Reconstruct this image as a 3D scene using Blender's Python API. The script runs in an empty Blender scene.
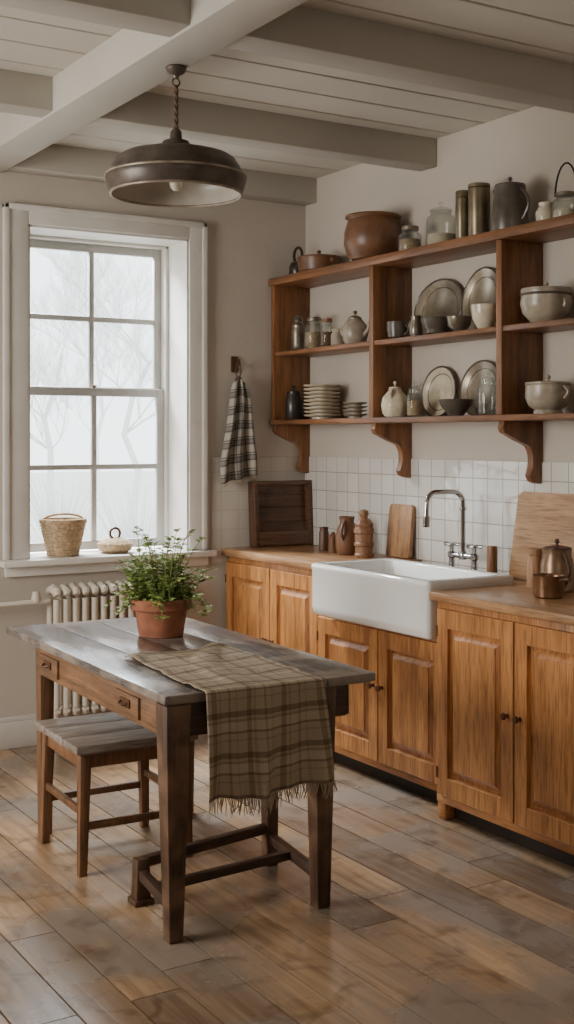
import bpy, bmesh, math, random
from mathutils import Vector, Matrix
random.seed(7)
col = bpy.context.scene.collection
PI = math.pi

# ---------------------------------------------------------------- helpers
def tag(o, label=None, cat=None, group=None, kind=None):
    if label: o['label'] = label
    if cat: o['category'] = cat
    if group: o['group'] = group
    if kind: o['kind'] = kind
    return o

def thing(name, label, cat, loc=(0, 0, 0), rotz=0, group=None, kind=None):
    o = bpy.data.objects.new(name, None)
    o.empty_display_size = 0.05
    col.objects.link(o)
    o.location = loc
    o.rotation_euler = (0, 0, rotz)
    return tag(o, label, cat, group, kind)

class MB:
    def __init__(self):
        self.bm = bmesh.new()
    def hexa(self, pts, bev=0, seg=2):
        bm = self.bm
        v = [bm.verts.new(p) for p in pts]
        fs = [bm.faces.new([v[i] for i in f]) for f in
              ((0, 1, 3, 2), (4, 6, 7, 5), (0, 4, 5, 1), (2, 3, 7, 6), (0, 2, 6, 4), (1, 5, 7, 3))]
        if bev:
            es = list({e for f in fs for e in f.edges})
            bmesh.ops.bevel(bm, geom=es, offset=bev, segments=seg, affect='EDGES', profile=0.5, clamp_overlap=True)
            return None
        return fs
    def box(self, x0, x1, y0, y1, z0, z1, bev=0, M=None, seg=2):
        pts = [Vector((x, y, z)) for x in (x0, x1) for y in (y0, y1) for z in (z0, z1)]
        if M is not None: pts = [M @ p for p in pts]
        return self.hexa(pts, bev, seg)
    def frustum(self, cx, cy, z0, w0, z1, w1, bev=0, cx1=None, cy1=None):
        cx1 = cx if cx1 is None else cx1
        cy1 = cy if cy1 is None else cy1
        pts = []
        for sx in (-1, 1):
            for sy in (-1, 1):
                pts.append(Vector((cx + sx * w0 / 2, cy + sy * w0 / 2, z0)))
                pts.append(Vector((cx1 + sx * w1 / 2, cy1 + sy * w1 / 2, z1)))
        self.hexa(pts, bev)
        return self
    def bar(self, p, q, w, h, bev=0):
        p = Vector(p); q = Vector(q); d = (q - p).normalized()
        side = d.cross(Vector((0, 0, 1)))
        if side.length < 1e-4: side = Vector((1, 0, 0))
        side.normalize(); up = side.cross(d).normalized()
        pts = []
        for e in (p, q):
            for s in (-1, 1):
                for u in (-1, 1):
                    pts.append(e + side * s * w / 2 + up * u * h / 2)
        self.hexa(pts, bev)
        return self
    def lathe(self, prof, seg=32, M=None, c=(0, 0, 0), wob=0):
        bm = self.bm; c = Vector(c); rings = []
        for r, z in prof:
            if r < 1e-5:
                p = Vector((0, 0, z)) + c
                rings.append([bm.verts.new(M @ p if M is not None else p)])
            else:
                ring = []
                for i in range(seg):
                    a = 2 * PI * i / seg
                    rr = r * (1 + wob * math.cos(a * 8)) if wob else r
                    p = Vector((rr * math.cos(a), rr * math.sin(a), z)) + c
                    ring.append(bm.verts.new(M @ p if M is not None else p))
                rings.append(ring)
        for a, b in zip(rings, rings[1:]):
            if len(a) == 1 and len(b) == 1: continue
            for i in range(seg):
                j = (i + 1) % seg
                if len(a) == 1: bm.faces.new((a[0], b[i], b[j]))
                elif len(b) == 1: bm.faces.new((a[i], a[j], b[0]))
                else: bm.faces.new((a[i], a[j], b[j], b[i]))
        if len(rings[0]) > 1 and prof[0] != prof[-1]: bm.faces.new(rings[0][::-1])
        if len(rings[-1]) > 1 and prof[0] != prof[-1]: bm.faces.new(rings[-1])
        return self
    def tube(self, pts, r, seg=10, cap=True):
        bm = self.bm; pts = [Vector(p) for p in pts]; n = len(pts)
        rs = r if isinstance(r, (list, tuple)) else [r] * n
        t0 = (pts[1] - pts[0]).normalized()
        ref = Vector((0, 0, 1)) if abs(t0.z) < 0.9 else Vector((1, 0, 0))
        nrm = t0.cross(ref).normalized(); rings = []
        for i in range(n):
            t = (pts[min(i + 1, n - 1)] - pts[max(i - 1, 0)]).normalized()
            nrm = (nrm - t * nrm.dot(t)).normalized(); b = t.cross(nrm)
            rings.append([bm.verts.new(pts[i] + (nrm * math.cos(2 * PI * k / seg) + b * math.sin(2 * PI * k / seg)) * rs[i]) for k in range(seg)])
        for a, b in zip(rings, rings[1:]):
            for k in range(seg):
                l = (k + 1) % seg
                bm.faces.new((a[k], a[l], b[l], b[k]))
        if cap:
            bm.faces.new(rings[0][::-1]); bm.faces.new(rings[-1])
        return self
    def torus(self, c, R, r, M=None, seg=28, rs=8, sx=1.0):
        bm = self.bm; c = Vector(c); rings = []
        for i in range(seg):
            a = 2 * PI * i / seg; ring = []
            for k in range(rs):
                b = 2 * PI * k / rs
                p = Vector(((R + r * math.cos(b)) * math.cos(a) * sx, (R + r * math.cos(b)) * math.sin(a), r * math.sin(b)))
                if M is not None: p = M @ p
                ring.append(bm.verts.new(p + c))
            rings.append(ring)
        for i in range(seg):
            a = rings[i]; b = rings[(i + 1) % seg]
            for k in range(rs):
                l = (k + 1) % rs
                bm.faces.new((a[k], b[k], b[l], a[l]))
        return self
    def loft(self, loops, cap=True):
        bm = self.bm
        L = [[bm.verts.new(p) for p in lp] for lp in loops]
        n = len(L[0])
        for a, b in zip(L, L[1:]):
            for i in range(n):
                j = (i + 1) % n
                bm.faces.new((a[i], a[j], b[j], b[i]))
        if cap:
            bm.faces.new(L[0][::-1]); bm.faces.new(L[-1])
        return self
    def prism(self, poly, f, bev=0):
        bm = self.bm
        A = [bm.verts.new(f(a, b, 0)) for a, b in poly]
        B = [bm.verts.new(f(a, b, 1)) for a, b in poly]
        n = len(poly)
        fs = [bm.faces.new(A[::-1]), bm.faces.new(B)]
        for i in range(n):
            j = (i + 1) % n
            fs.append(bm.faces.new((A[i], A[j], B[j], B[i])))
        if bev:
            es = list(set(fs[0].edges) | set(fs[1].edges))
            bmesh.ops.bevel(bm, geom=es, offset=bev, segments=2, affect='EDGES', profile=0.5, clamp_overlap=True)
        return self
    def xform(self, M):
        bmesh.ops.transform(self.bm, matrix=M, verts=self.bm.verts)
        return self
    def shift(self, v):
        return self.xform(Matrix.Translation(Vector(v)))
    def bounds(self):
        xs = [v.co for v in self.bm.verts]
        return (Vector((min(p.x for p in xs), min(p.y for p in xs), min(p.z for p in xs))),
                Vector((max(p.x for p in xs), max(p.y for p in xs), max(p.z for p in xs))))
    def build(self, name, mat, parent=None, org=None, ang=38, recalc=True):
        bm = self.bm
        if org is not None:
            bmesh.ops.translate(bm, vec=-Vector(org), verts=bm.verts)
        if recalc: bmesh.ops.recalc_face_normals(bm, faces=bm.faces)
        la = math.radians(ang)
        for f in bm.faces: f.smooth = True
        for e in bm.edges:
            if len(e.link_faces) == 2:
                try:
                    if e.calc_face_angle() > la: e.smooth = False
                except Exception: pass
        me = bpy.data.meshes.new(name); bm.to_mesh(me); bm.free()
        me.materials.append(mat)
        o = bpy.data.objects.new(name, me); col.objects.link(o)
        if parent: o.parent = parent
        elif org is not None: o.location = org
        return o

def rrect(cx, cy, hx, hy, r, z, n=5):
    pts = []
    for (sx, sy, a0) in ((1, 1, 0), (-1, 1, PI / 2), (-1, -1, PI), (1, -1, 1.5 * PI)):
        for i in range(n + 1):
            a = a0 + PI / 2 * i / n
            pts.append(Vector((cx + sx * (hx - r) + r * math.cos(a), cy + sy * (hy - r) + r * math.sin(a), z)))
    return pts

def hollow(outer, t=0.004, floor=None):
    fl = outer[0][1] + (floor if floor else t * 1.5)
    inner = [(max(r - t, 0.001), z) for r, z in outer[::-1] if z > fl]
    if outer[0][0] > 1e-5: outer = [(0, outer[0][1])] + outer
    return outer + [(outer[-1][0] - t / 2, outer[-1][1] + t / 3)] + inner + [(inner[-1][0] * 0.9, fl), (0, fl)]

def dup(root, loc, label=None):
    r = root.copy(); col.objects.link(r); r.location = loc
    if label: r['label'] = label
    for ch in root.children:
        c = ch.copy(); col.objects.link(c); c.parent = r
        for g in ch.children:
            d = g.copy(); col.objects.link(d); d.parent = c
    return r

# ---------------------------------------------------------------- materials
def S(r, g, b):
    f = lambda c: (c / 255 / 12.92) if c / 255 <= 0.04045 else ((c / 255 + 0.055) / 1.055) ** 2.4
    return (f(r), f(g), f(b), 1)
def mul(c, k): return (min(c[0] * k, 1), min(c[1] * k, 1), min(c[2] * k, 1), 1)

def newmat(name):
    m = bpy.data.materials.new(name); m.use_nodes = True
    nt = m.node_tree; nt.nodes.clear()
    out = nt.nodes.new('ShaderNodeOutputMaterial'); p = nt.nodes.new('ShaderNodeBsdfPrincipled')
    nt.links.new(p.outputs[0], out.inputs[0])
    return m, nt, p, out

def noise_ramp(nt, vec, scale, c1, c2, detail=5, dist=0.0, p0=0.3, p1=0.7):
    n = nt.nodes.new('ShaderNodeTexNoise'); n.inputs['Scale'].default_value = scale
    n.inputs['Detail'].default_value = detail; n.inputs['Distortion'].default_value = dist
    nt.links.new(vec, n.inputs['Vector'])
    r = nt.nodes.new('ShaderNodeValToRGB'); r.color_ramp.elements[0].position = p0; r.color_ramp.elements[1].position = p1
    r.color_ramp.elements[0].color = c1; r.color_ramp.elements[1].color = c2
    nt.links.new(n.outputs['Fac'], r.inputs['Fac'])
    return n, r

def mixc(nt, a, b, fac=0.5, mode='MIX'):
    m = nt.nodes.new('ShaderNodeMixRGB'); m.blend_type = mode
    if isinstance(fac, (int, float)): m.inputs[0].default_value = fac
    else: nt.links.new(fac, m.inputs[0])
    for i, x in ((1, a), (2, b)):
        if isinstance(x, tuple): m.inputs[i].default_value = x
        else: nt.links.new(x, m.inputs[i])
    return m.outputs[0]

def bump(nt, p, h, strength=0.2, dist=0.01):
    b = nt.nodes.new('ShaderNodeBump'); b.inputs['Strength'].default_value = strength; b.inputs['Distance'].default_value = dist
    nt.links.new(h, b.inputs['Height']); nt.links.new(b.outputs[0], p.inputs['Normal'])

def plain(name, c, rough=0.5, metal=0.0, var=0.12, scale=9, bmp=0.0, coat=0.0):
    m, nt, p, out = newmat(name)
    tc = nt.nodes.new('ShaderNodeTexCoord')
    n, r = noise_ramp(nt, tc.outputs['Object'], scale, mul(c, 1 - var), mul(c, 1 + var))
    nt.links.new(r.outputs[0], p.inputs['Base Color'])
    p.inputs['Roughness'].default_value = rough; p.inputs['Metallic'].default_value = metal
    if coat: p.inputs['Coat Weight'].default_value = coat
    if bmp: bump(nt, p, n.outputs['Fac'], bmp, 0.004)
    return m

def wood(name, c1, c2, axis='Z', scale=3.0, rough=0.5, st=22, bmp=0.12, worn=None, wfac=0.5, fine=0.6):
    m, nt, p, out = newmat(name)
    tc = nt.nodes.new('ShaderNodeTexCoord'); mp = nt.nodes.new('ShaderNodeMapping')
    sc = [st, st, st]; sc['XYZ'.index(axis)] = 1.0
    mp.inputs['Scale'].default_value = sc
    nt.links.new(tc.outputs['Object'], mp.inputs['Vector'])
    n1, r1 = noise_ramp(nt, mp.outputs[0], scale, c1, c2, 7, 0.25, 0.25, 0.7)
    mp2 = nt.nodes.new('ShaderNodeMapping'); sc2 = [75, 75, 75]; sc2['XYZ'.index(axis)] = 5.0
    mp2.inputs['Scale'].default_value = sc2; nt.links.new(tc.outputs['Object'], mp2.inputs['Vector'])
    n2, r2 = noise_ramp(nt, mp2.outputs[0], 2.0, (0.42, 0.38, 0.35, 1), (1.0, 1.0, 1.0, 1), 3, 0.0, 0.34, 0.52)
    c = mixc(nt, r1.outputs[0], r2.outputs[0], fine, 'MULTIPLY')
    n4, r4 = noise_ramp(nt, tc.outputs['Object'], 2.5, (0.78, 0.76, 0.74, 1), (1.08, 1.08, 1.08, 1), 6, 0.5, 0.35, 0.65)
    c = mixc(nt, c, r4.outputs[0], 1.0, 'MULTIPLY')
    if worn:
        n3, r3 = noise_ramp(nt, tc.outputs['Object'], 5.5, (0, 0, 0, 1), (1, 1, 1, 1), 10, 0.6, 0.46, 0.6)
        f = mixc(nt, (0, 0, 0, 1), r3.outputs[0], wfac)
        c = mixc(nt, c, worn, f)
    nt.links.new(c, p.inputs['Base Color']); p.inputs['Roughness'].default_value = rough
    bump(nt, p, n1.outputs['Fac'], bmp, 0.003)
    return m

def plaid(name, su, sv, period=0.15, mode='MULTIPLY'):
    m, nt, p, out = newmat(name)
    uv = nt.nodes.new('ShaderNodeUVMap'); uv.uv_map = 'UVMap'
    sep = nt.nodes.new('ShaderNodeSeparateXYZ'); nt.links.new(uv.outputs[0], sep.inputs[0])
    outs = []
    for ax, stops in ((0, su), (1, sv)):
        a = nt.nodes.new('ShaderNodeMath'); a.operation = 'MULTIPLY'; a.inputs[1].default_value = 1 / period
        nt.links.new(sep.outputs[ax], a.inputs[0])
        b = nt.nodes.new('ShaderNodeMath'); b.operation = 'FRACT'; nt.links.new(a.outputs[0], b.inputs[0])
        r = nt.nodes.new('ShaderNodeValToRGB'); r.color_ramp.interpolation = 'CONSTANT'
        e = r.color_ramp.elements
        while len(e) < len(stops): e.new(0.5)
        for el, (pos, c) in zip(e, stops): el.position = pos; el.color = c
        nt.links.new(b.outputs[0], r.inputs[0]); outs.append(r.outputs[0])
    c = mixc(nt, outs[0], outs[1], 1.0 if mode == 'MULTIPLY' else 0.5, mode)
    n, r = noise_ramp(nt, uv.outputs[0], 260, (0.7, 0.7, 0.7, 1), (1, 1, 1, 1), 2)
    c = mixc(nt, c, r.outputs[0], 0.8, 'MULTIPLY')
    nt.links.new(c, p.inputs['Base Color']); p.inputs['Roughness'].default_value = 0.95
    bump(nt, p, n.outputs['Fac'], 0.4, 0.002)
    return m

def glassy(name, tint=(0.95, 0.955, 0.94, 1), base=0.05, body=None):
    m, nt, p, out = newmat(name)
    tr = nt.nodes.new('ShaderNodeBsdfTransparent'); tr.inputs[0].default_value = tint
    p.inputs['Base Color'].default_value = body or (0.45, 0.45, 0.42, 1); p.inputs['Roughness'].default_value = 0.03
    p.inputs['Metallic'].default_value = 0.5
    lw = nt.nodes.new('ShaderNodeLayerWeight'); lw.inputs[0].default_value = 0.25
    a = nt.nodes.new('ShaderNodeMath'); a.operation = 'MULTIPLY_ADD'; a.inputs[1].default_value = 0.5; a.inputs[2].default_value = base
    nt.links.new(lw.outputs['Facing'], a.inputs[0])
    mx = nt.nodes.new('ShaderNodeMixShader'); nt.links.new(a.outputs[0], mx.inputs[0])
    nt.links.new(tr.outputs[0], mx.inputs[1]); nt.links.new(p.outputs[0], mx.inputs[2]); nt.links.new(mx.outputs[0], out.inputs[0])
    return m

OAK1, OAK2 = S(148, 92, 48), S(202, 142, 84)
oak = wood('oak_vertical', OAK1, OAK2, 'Z', 1.8, 0.36, st=14, fine=.75)
oak_y = wood('oak_horizontal', OAK1, OAK2, 'Y', 1.8, 0.4, st=14)
top_w = wood('worktop_wood', S(148, 106, 72), S(190, 148, 108), 'Y', 2.0, 0.3, st=14)
SH1, SH2 = S(94, 60, 35), S(152, 103, 65)
shelf_y = wood('shelf_wood', SH1, SH2, 'Y', 2.0, 0.42, st=14)
shelf_z = wood('upright_wood', SH1, SH2, 'Z', 2.0, 0.42, st=14)
dark_w = wood('dark_worn_wood', S(52, 36, 26), S(98, 69, 50), 'Z', 2.4, 0.42, worn=S(140, 108, 82), wfac=0.5, bmp=.3)
dark_x = wood('dark_rail_wood', S(44, 31, 23), S(84, 60, 45), 'X', 2.4, 0.5)
tan_z = wood('tan_leg_wood', S(94, 64, 41), S(148, 106, 72), 'Z', 2.4, 0.5, worn=S(84, 62, 46), wfac=.35)
tan_y = wood('tan_apron_wood', S(100, 71, 48), S(152, 112, 78), 'Y', 2.4, 0.5, worn=S(88, 66, 50), wfac=.35)
grey_top = wood('weathered_tabletop', S(80, 74, 72), S(136, 128, 124), 'Y', 2.0, 0.22, st=16, bmp=.3, worn=S(166, 150, 134), wfac=0.55, fine=.9)
grey_seat = wood('weathered_seat', S(116, 106, 99), S(180, 168, 158), 'X', 2.2, 0.42, st=16, worn=S(112, 98, 86), wfac=.45, fine=.9)
brown_w = wood('brown_tray_wood', S(66, 44, 31), S(112, 79, 58), 'X', 3, 0.4)
tray_p = wood('tray_panel_wood', S(62, 41, 29), S(104, 74, 53), 'X', 3, 0.5, worn=S(130, 100, 76), wfac=.4)
light_w = wood('light_board_wood', S(164, 126, 92), S(200, 162, 124), 'Y', 2.4, 0.5, st=14)
light_z = wood('light_upright_wood', S(152, 110, 76), S(190, 148, 108), 'Z', 2.4, 0.5, st=14)
turned = wood('turned_wood', S(108, 72, 47), S(160, 114, 80), 'Z', 4, 0.4)
turned_d = wood('turned_dark_wood', S(62, 39, 27), S(108, 71, 49), 'Z', 4, 0.4)
plinth_m = plain('plinth_dark_shade', S(40, 28, 19), 0.7)  # dark plinth, its colour deepened to stand for shadow under the cabinets
white_p = plain('white_gloss_paint', S(214, 210, 203), 0.4, var=0.05)
bar_p = plain('sash_paint', S(176, 173, 168), 0.45, var=0.05)
rad_m = plain('radiator_enamel', S(208, 199, 184), 0.4, var=0.05)
chrome = plain('chrome', S(176, 176, 176), 0.1, 1.0, var=0.02)
blackm = plain('black_iron', S(36, 33, 30), 0.5, 0.6, var=0.2)
bronze = plain('bronze_knob', S(98, 64, 42), 0.35, 0.4)
fire = plain('fireclay', S(230, 228, 224), 0.1, var=0.015, coat=0.5)
cream = plain('cream_ceramic', S(206, 194, 170), 0.22, var=0.2, scale=20)
greyc = plain('grey_stoneware', S(158, 146, 128), 0.3, var=0.26, scale=22)
dgrey = plain('dark_grey_pottery', S(88, 79, 70), 0.3, var=0.35, scale=14)
darkc = plain('near_black_pottery', S(50, 41, 35), 0.3, var=0.3)
pewter = plain('pewter', S(134, 124, 110), 0.3, 0.7, var=0.4, scale=16)
tarn = plain('tarnished_silver', S(150, 140, 122), 0.28, 0.65, var=0.35, scale=11)
browncl = plain('brown_clay', S(110, 75, 52), 0.38, var=0.38, scale=11)
terra = plain('terracotta', S(148, 92, 66), 0.85, var=0.3, scale=16, bmp=0.3)
olive = plain('olive_tin', S(120, 108, 84), 0.34, 0.5, var=0.35)
soil = plain('soil', S(50, 36, 26), 0.95, var=0.4, scale=60, bmp=0.8)
glass = glassy('jar_glass')
pane_m = glassy('window_glass', (0.97, 0.98, 0.98, 1), 0.01)
oats = plain('jar_contents', S(158, 134, 104), 0.9, var=0.3, scale=120)
peel = plain('dark_jar_contents', S(96, 70, 48), 0.9, var=0.4, scale=90)
shade_m = plain('lamp_shade_enamel', S(84, 74, 66), 0.36, 0.3, var=0.45, scale=14)
rim_m = plain('lamp_rim_worn', S(146, 132, 116), 0.4, 0.3, var=0.35, scale=22)
enamel_w = plain('lamp_inner_enamel', S(186, 178, 166), 0.35, var=0.14)
bulb_m = plain('bulb_glass', S(226, 218, 200), 0.15, var=0.02)
rope = plain('rope', S(96, 76, 60), 0.9, var=0.3, scale=80, bmp=0.6)
taupe = plain('taupe_metal', S(140, 112, 86), .3, 0.4, var=.35)
copperd = plain('dark_copper', S(124, 88, 60), .3, 0.5, var=.35)

def mat_wall(name, c):
    m, nt, p, out = newmat(name)
    tc = nt.nodes.new('ShaderNodeTexCoord')
    n, r = noise_ramp(nt, tc.outputs['Object'], 1.3, mul(c, 0.9), mul(c, 1.05), 8)
    nt.links.new(r.outputs[0], p.inputs['Base Color']); p.inputs['Roughness'].default_value = 0.88
    n2, _ = noise_ramp(nt, tc.outputs['Object'], 22, c, c, 6)
    bump(nt, p, n2.outputs['Fac'], 0.15, 0.01)
    return m
wall_m = mat_wall('plaster', S(192, 182, 170))
ceil_m = mat_wall('ceiling_paint', S(198, 192, 181))
beam_m = mat_wall('beam_paint', S(184, 179, 169))

def mat_tile(name, ax, c1, c2, mo):
    m, nt, p, out = newmat(name)
    tc = nt.nodes.new('ShaderNodeTexCoord'); sp = nt.nodes.new('ShaderNodeSeparateXYZ'); nt.links.new(tc.outputs['Object'], sp.inputs[0])
    cb = nt.nodes.new('ShaderNodeCombineXYZ'); nt.links.new(sp.outputs[ax], cb.inputs[0]); nt.links.new(sp.outputs[2], cb.inputs[1])
    b = nt.nodes.new('ShaderNodeTexBrick'); b.offset = 0.0; b.squash = 1.0
    b.inputs['Scale'].default_value = 1; b.inputs['Brick Width'].default_value = 0.104; b.inputs['Row Height'].default_value = 0.104
    b.inputs['Mortar Size'].default_value = 0.0026; b.inputs['Mortar Smooth'].default_value = 0.3
    b.inputs['Color1'].default_value = c1; b.inputs['Color2'].default_value = c2; b.inputs['Mortar'].default_value = mo
    nt.links.new(cb.outputs[0], b.inputs['Vector'])
    nt.links.new(b.outputs['Color'], p.inputs['Base Color']); p.inputs['Roughness'].default_value = 0.07
    inv = nt.nodes.new('ShaderNodeMath'); inv.operation = 'SUBTRACT'; inv.inputs[0].default_value = 1; nt.links.new(b.outputs['Fac'], inv.inputs[1])
    n, r = noise_ramp(nt, tc.outputs['Object'], 14, (0, 0, 0, 1), (1, 1, 1, 1), 1)
    ad = nt.nodes.new('ShaderNodeMath'); ad.operation = 'MULTIPLY_ADD'; ad.inputs[1].default_value = 0.9
    nt.links.new(n.outputs['Fac'], ad.inputs[0]); nt.links.new(inv.outputs[0], ad.inputs[2])
    bump(nt, p, ad.outputs[0], 0.45, 0.006)
    return m

def mat_floor():
    m, nt, p, out = newmat('floor_boards')
    at = nt.nodes.new('ShaderNodeAttribute'); at.attribute_name = 'tint'
    sp = nt.nodes.new('ShaderNodeSeparateColor'); nt.links.new(at.outputs['Color'], sp.inputs[0])
    tc = nt.nodes.new('ShaderNodeTexCoord'); mp = nt.nodes.new('ShaderNodeMapping'); mp.inputs['Scale'].default_value = (16, 1, 1)
    nt.links.new(tc.outputs['Object'], mp.inputs['Vector'])
    of = nt.nodes.new('ShaderNodeVectorMath'); of.operation = 'SCALE'; of.inputs['Scale'].default_value = 40
    nt.links.new(at.outputs['Color'], of.inputs[0])
    ad = nt.nodes.new('ShaderNodeVectorMath'); ad.operation = 'ADD'; nt.links.new(mp.outputs[0], ad.inputs[0]); nt.links.new(of.outputs[0], ad.inputs[1])
    r0 = nt.nodes.new('ShaderNodeValToRGB'); nt.links.new(sp.outputs[0], r0.inputs[0])
    e = r0.color_ramp.elements
    e[0].color = S(118, 101, 86); e[1].color = S(188, 156, 122)
    x = e.new(0.3); x.color = S(152, 127, 102); x = e.new(0.7); x.color = S(174, 144, 112)
    e[0].position = 0.04
    n1, r1 = noise_ramp(nt, ad.outputs[0], 1.8, (0.52, 0.49, 0.46, 1), (1.1, 1.08, 1.06, 1), 11, 0.7, 0.28, 0.66)
    c = mixc(nt, r0.outputs[0], r1.outputs[0], 0.9, 'MULTIPLY')
    n2, r2 = noise_ramp(nt, tc.outputs['Object'], 2.2, (0, 0, 0, 1), (0.8, 0.8, 0.8, 1), 12, 0.5, 0.44, 0.6)
    c = mixc(nt, c, S(132, 121, 111), r2.outputs[0])
    n3, r3 = noise_ramp(nt, tc.outputs['Object'], 8, (1, 1, 1, 1), (0.55, 0.51, 0.47, 1), 12, 0.8, 0.54, 0.7)
    c = mixc(nt, c, r3.outputs[0], 0.85, 'MULTIPLY')
    dk = nt.nodes.new('ShaderNodeMath'); dk.operation = 'GREATER_THAN'; dk.inputs[1].default_value = 0.005
    nt.links.new(sp.outputs[0], dk.inputs[0])
    c = mixc(nt, S(32, 24, 19), c, dk.outputs[0])
    nt.links.new(c, p.inputs['Base Color'])
    rr = nt.nodes.new('ShaderNodeMapRange'); rr.inputs['To Min'].default_value = 0.1; rr.inputs['To Max'].default_value = 0.42
    nt.links.new(n2.outputs['Fac'], rr.inputs[0]); nt.links.new(rr.outputs[0], p.inputs['Roughness'])
    bump(nt, p, n1.outputs['Fac'], 0.28, 0.004)
    return m

# ---------------------------------------------------------------- camera and pixel measure
F, CX, HY = 1234.0, 287.0, 438.0
YAW = math.radians(31.5)
SY, CY = math.sin(YAW), math.cos(YAW)
H = 1.54
def YD(px, X):
    k = (px - CX) / F
    d = X / (SY + CY * k)
    return d * (CY - SY * k), d
cam = bpy.data.cameras.new('camera'); co = bpy.data.objects.new('camera', cam); col.objects.link(co)
co.location = (0, 0, H); co.rotation_euler = (PI / 2, 0, -YAW)
cam.sensor_fit = 'VERTICAL'; cam.sensor_height = 36; cam.sensor_width = 36; cam.lens = 36 * F / 1024
cam.shift_y = -(512 - HY) / 1024; cam.clip_start = 0.05
bpy.context.scene.camera = co

# ---------------------------------------------------------------- room shell
XR, YB, ZC = 3.77, 5.95, 3.0
XL, YF = -1.6, -1.6
m = MB(); cl = m.bm.loops.layers.color.new('tint')
x = XL
while x < XR + 0.02:
    w = random.choice((0.14, 0.155, 0.17, 0.185)); y = YF - random.uniform(0, 1.5)
    while y < YB + 0.02:
        L = random.uniform(1.3, 2.6); y0, y1 = max(y, YF), min(y + L, YB + 0.02)
        if y1 > y0 + 0.02:
            t = (random.uniform(.3, 1), random.random(), random.random(), 1)
            for f in m.box(x + 0.003, min(x + w, XR + 0.02) - 0.003, y0 + 0.002, y1 - 0.002, -0.03, 0.0):
                for lp in f.loops: lp[cl] = t
        y += L
    x += w
for f in m.box(XL, XR + 0.02, YF, YB + 0.02, -0.06, -0.008):
    for lp in f.loops: lp[cl] = (0, 0, 0, 1)
tag(m.build('floor', mat_floor()), kind='structure')

m = MB()
y = YF
while y < YB + 0.3:
    m.box(XL, XR + 0.15, y + 0.004, y + 0.236, ZC, ZC + 0.03, 0.005, seg=1); y += 0.24
m.box(XL, XR + 0.15, YF, YB + 0.3, ZC + 0.014, ZC + 0.08)
tag(m.build('ceiling', ceil_m), kind='structure')

OX0, OX1, OZ0, OZ1 = 2.12, 3.02, 0.90, 2.61
m = MB()
m.box(XL, OX0, YB, YB + 0.3, -0.06, ZC); m.box(OX1, XR + 0.15, YB, YB + 0.3, -0.06, ZC)
m.box(OX0, OX1, YB, YB + 0.3, -0.06, OZ0); m.box(OX0, OX1, YB, YB + 0.3, OZ1, ZC)
tag(m.build('wall_back', wall_m), kind='structure')
m = MB(); m.box(XR, XR + 0.15, YF, YB, -0.06, ZC); tag(m.build('wall_right', wall_m), kind='structure')
m = MB(); m.box(XL - 0.15, XL, YF, YB + 0.3, -0.06, ZC); tag(m.build('wall_left', wall_m), kind='structure')
m = MB(); m.box(XL - 0.15, XR + 0.15, YF - 0.15, YF, -0.06, ZC); tag(m.build('wall_front', wall_m), kind='structure')
m = MB(); m.box(XR - 0.008, XR, 1.2, YB, 0.86, 1.435, 0.002)
tag(m.build('trim_1', mat_tile('wall_tiles', 1, S(222, 219, 213), S(208, 204, 197), S(164, 156, 146))), kind='structure')
m = MB(); m.box(3.16, XR - 0.008, YB - 0.008, YB, 0.86, 1.435, 0.002)
tag(m.build('trim_2', mat_tile('wall_tiles_back', 0, S(196, 188, 177), S(193, 185, 174), S(184, 175, 164))), kind='structure')
m = MB()
m.box(XL, 3.25, YB - 0.022, YB, 0, 0.13, 0.003); m.box(XL, 3.25, YB - 0.014, YB, 0.13, 0.155, 0.005)
tag(m.build('baseboard_back', white_p), kind='structure')
n = 3
def beam(x0, x1, y0, y1):
    global n
    m = MB(); m.box(x0, x1, y0, y1, 2.862 if x1 - x0 > 1 else 2.852, ZC + 0.002, 0.006)
    tag(m.build('trim_%d' % n, beam_m), kind='structure'); n += 1
beam(XL, XR, 5.83, YB); beam(XL, XR, 4.75, 4.88); beam(XL, XR, 3.53, 3.68); beam(XL, XR, 2.2, 2.38)
beam(1.80, 1.99, YF, YB)

# ---------------------------------------------------------------- window
win = thing('window_1', None, None, (2.57, YB, OZ0), kind='structure'); WO = (2.57, YB, OZ0)
m = MB()
m.box(2.0, OX0, YB - 0.022, YB, 0.935, 2.69, 0.004); m.box(OX1, 3.12, YB - 0.022, YB, 0.935, 2.69, 0.004)
m.box(OX0, OX1, YB - 0.022, YB, OZ1, 2.69, 0.004)
m.box(1.99, 2.02, YB - 0.034, YB, 0.935, 2.705, 0.006); m.box(3.095, 3.125, YB - 0.034, YB, 0.935, 2.705, 0.006)
m.box(1.99, 3.125, YB - 0.034, YB, 2.675, 2.705, 0.006)
m.build('casing', white_p, win, WO)
m = MB()
m.box(OX0 - 0.002, OX0 + 0.012, YB - 0.01, 6.26, 0.935, OZ1); m.box(OX1 - 0.012, OX1 + 0.002, YB - 0.01, 6.26, 0.935, OZ1)
m.box(OX0, OX1, YB - 0.01, 6.26, OZ1 - 0.012, OZ1 + 0.002)
m.build('lining', white_p, win, WO)
m = MB(); m.box(1.97, 3.155, YB - 0.085, YB, 0.902, 0.935, 0.008); m.box(OX0 + 0.001, OX1 - 0.001, YB - 0.02, 6.27, 0.901, 0.935)
m.box(2.0, 3.13, YB - 0.03, YB, 0.85, 0.903, 0.006)
m.build('window_sill', white_p, win, WO)
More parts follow.
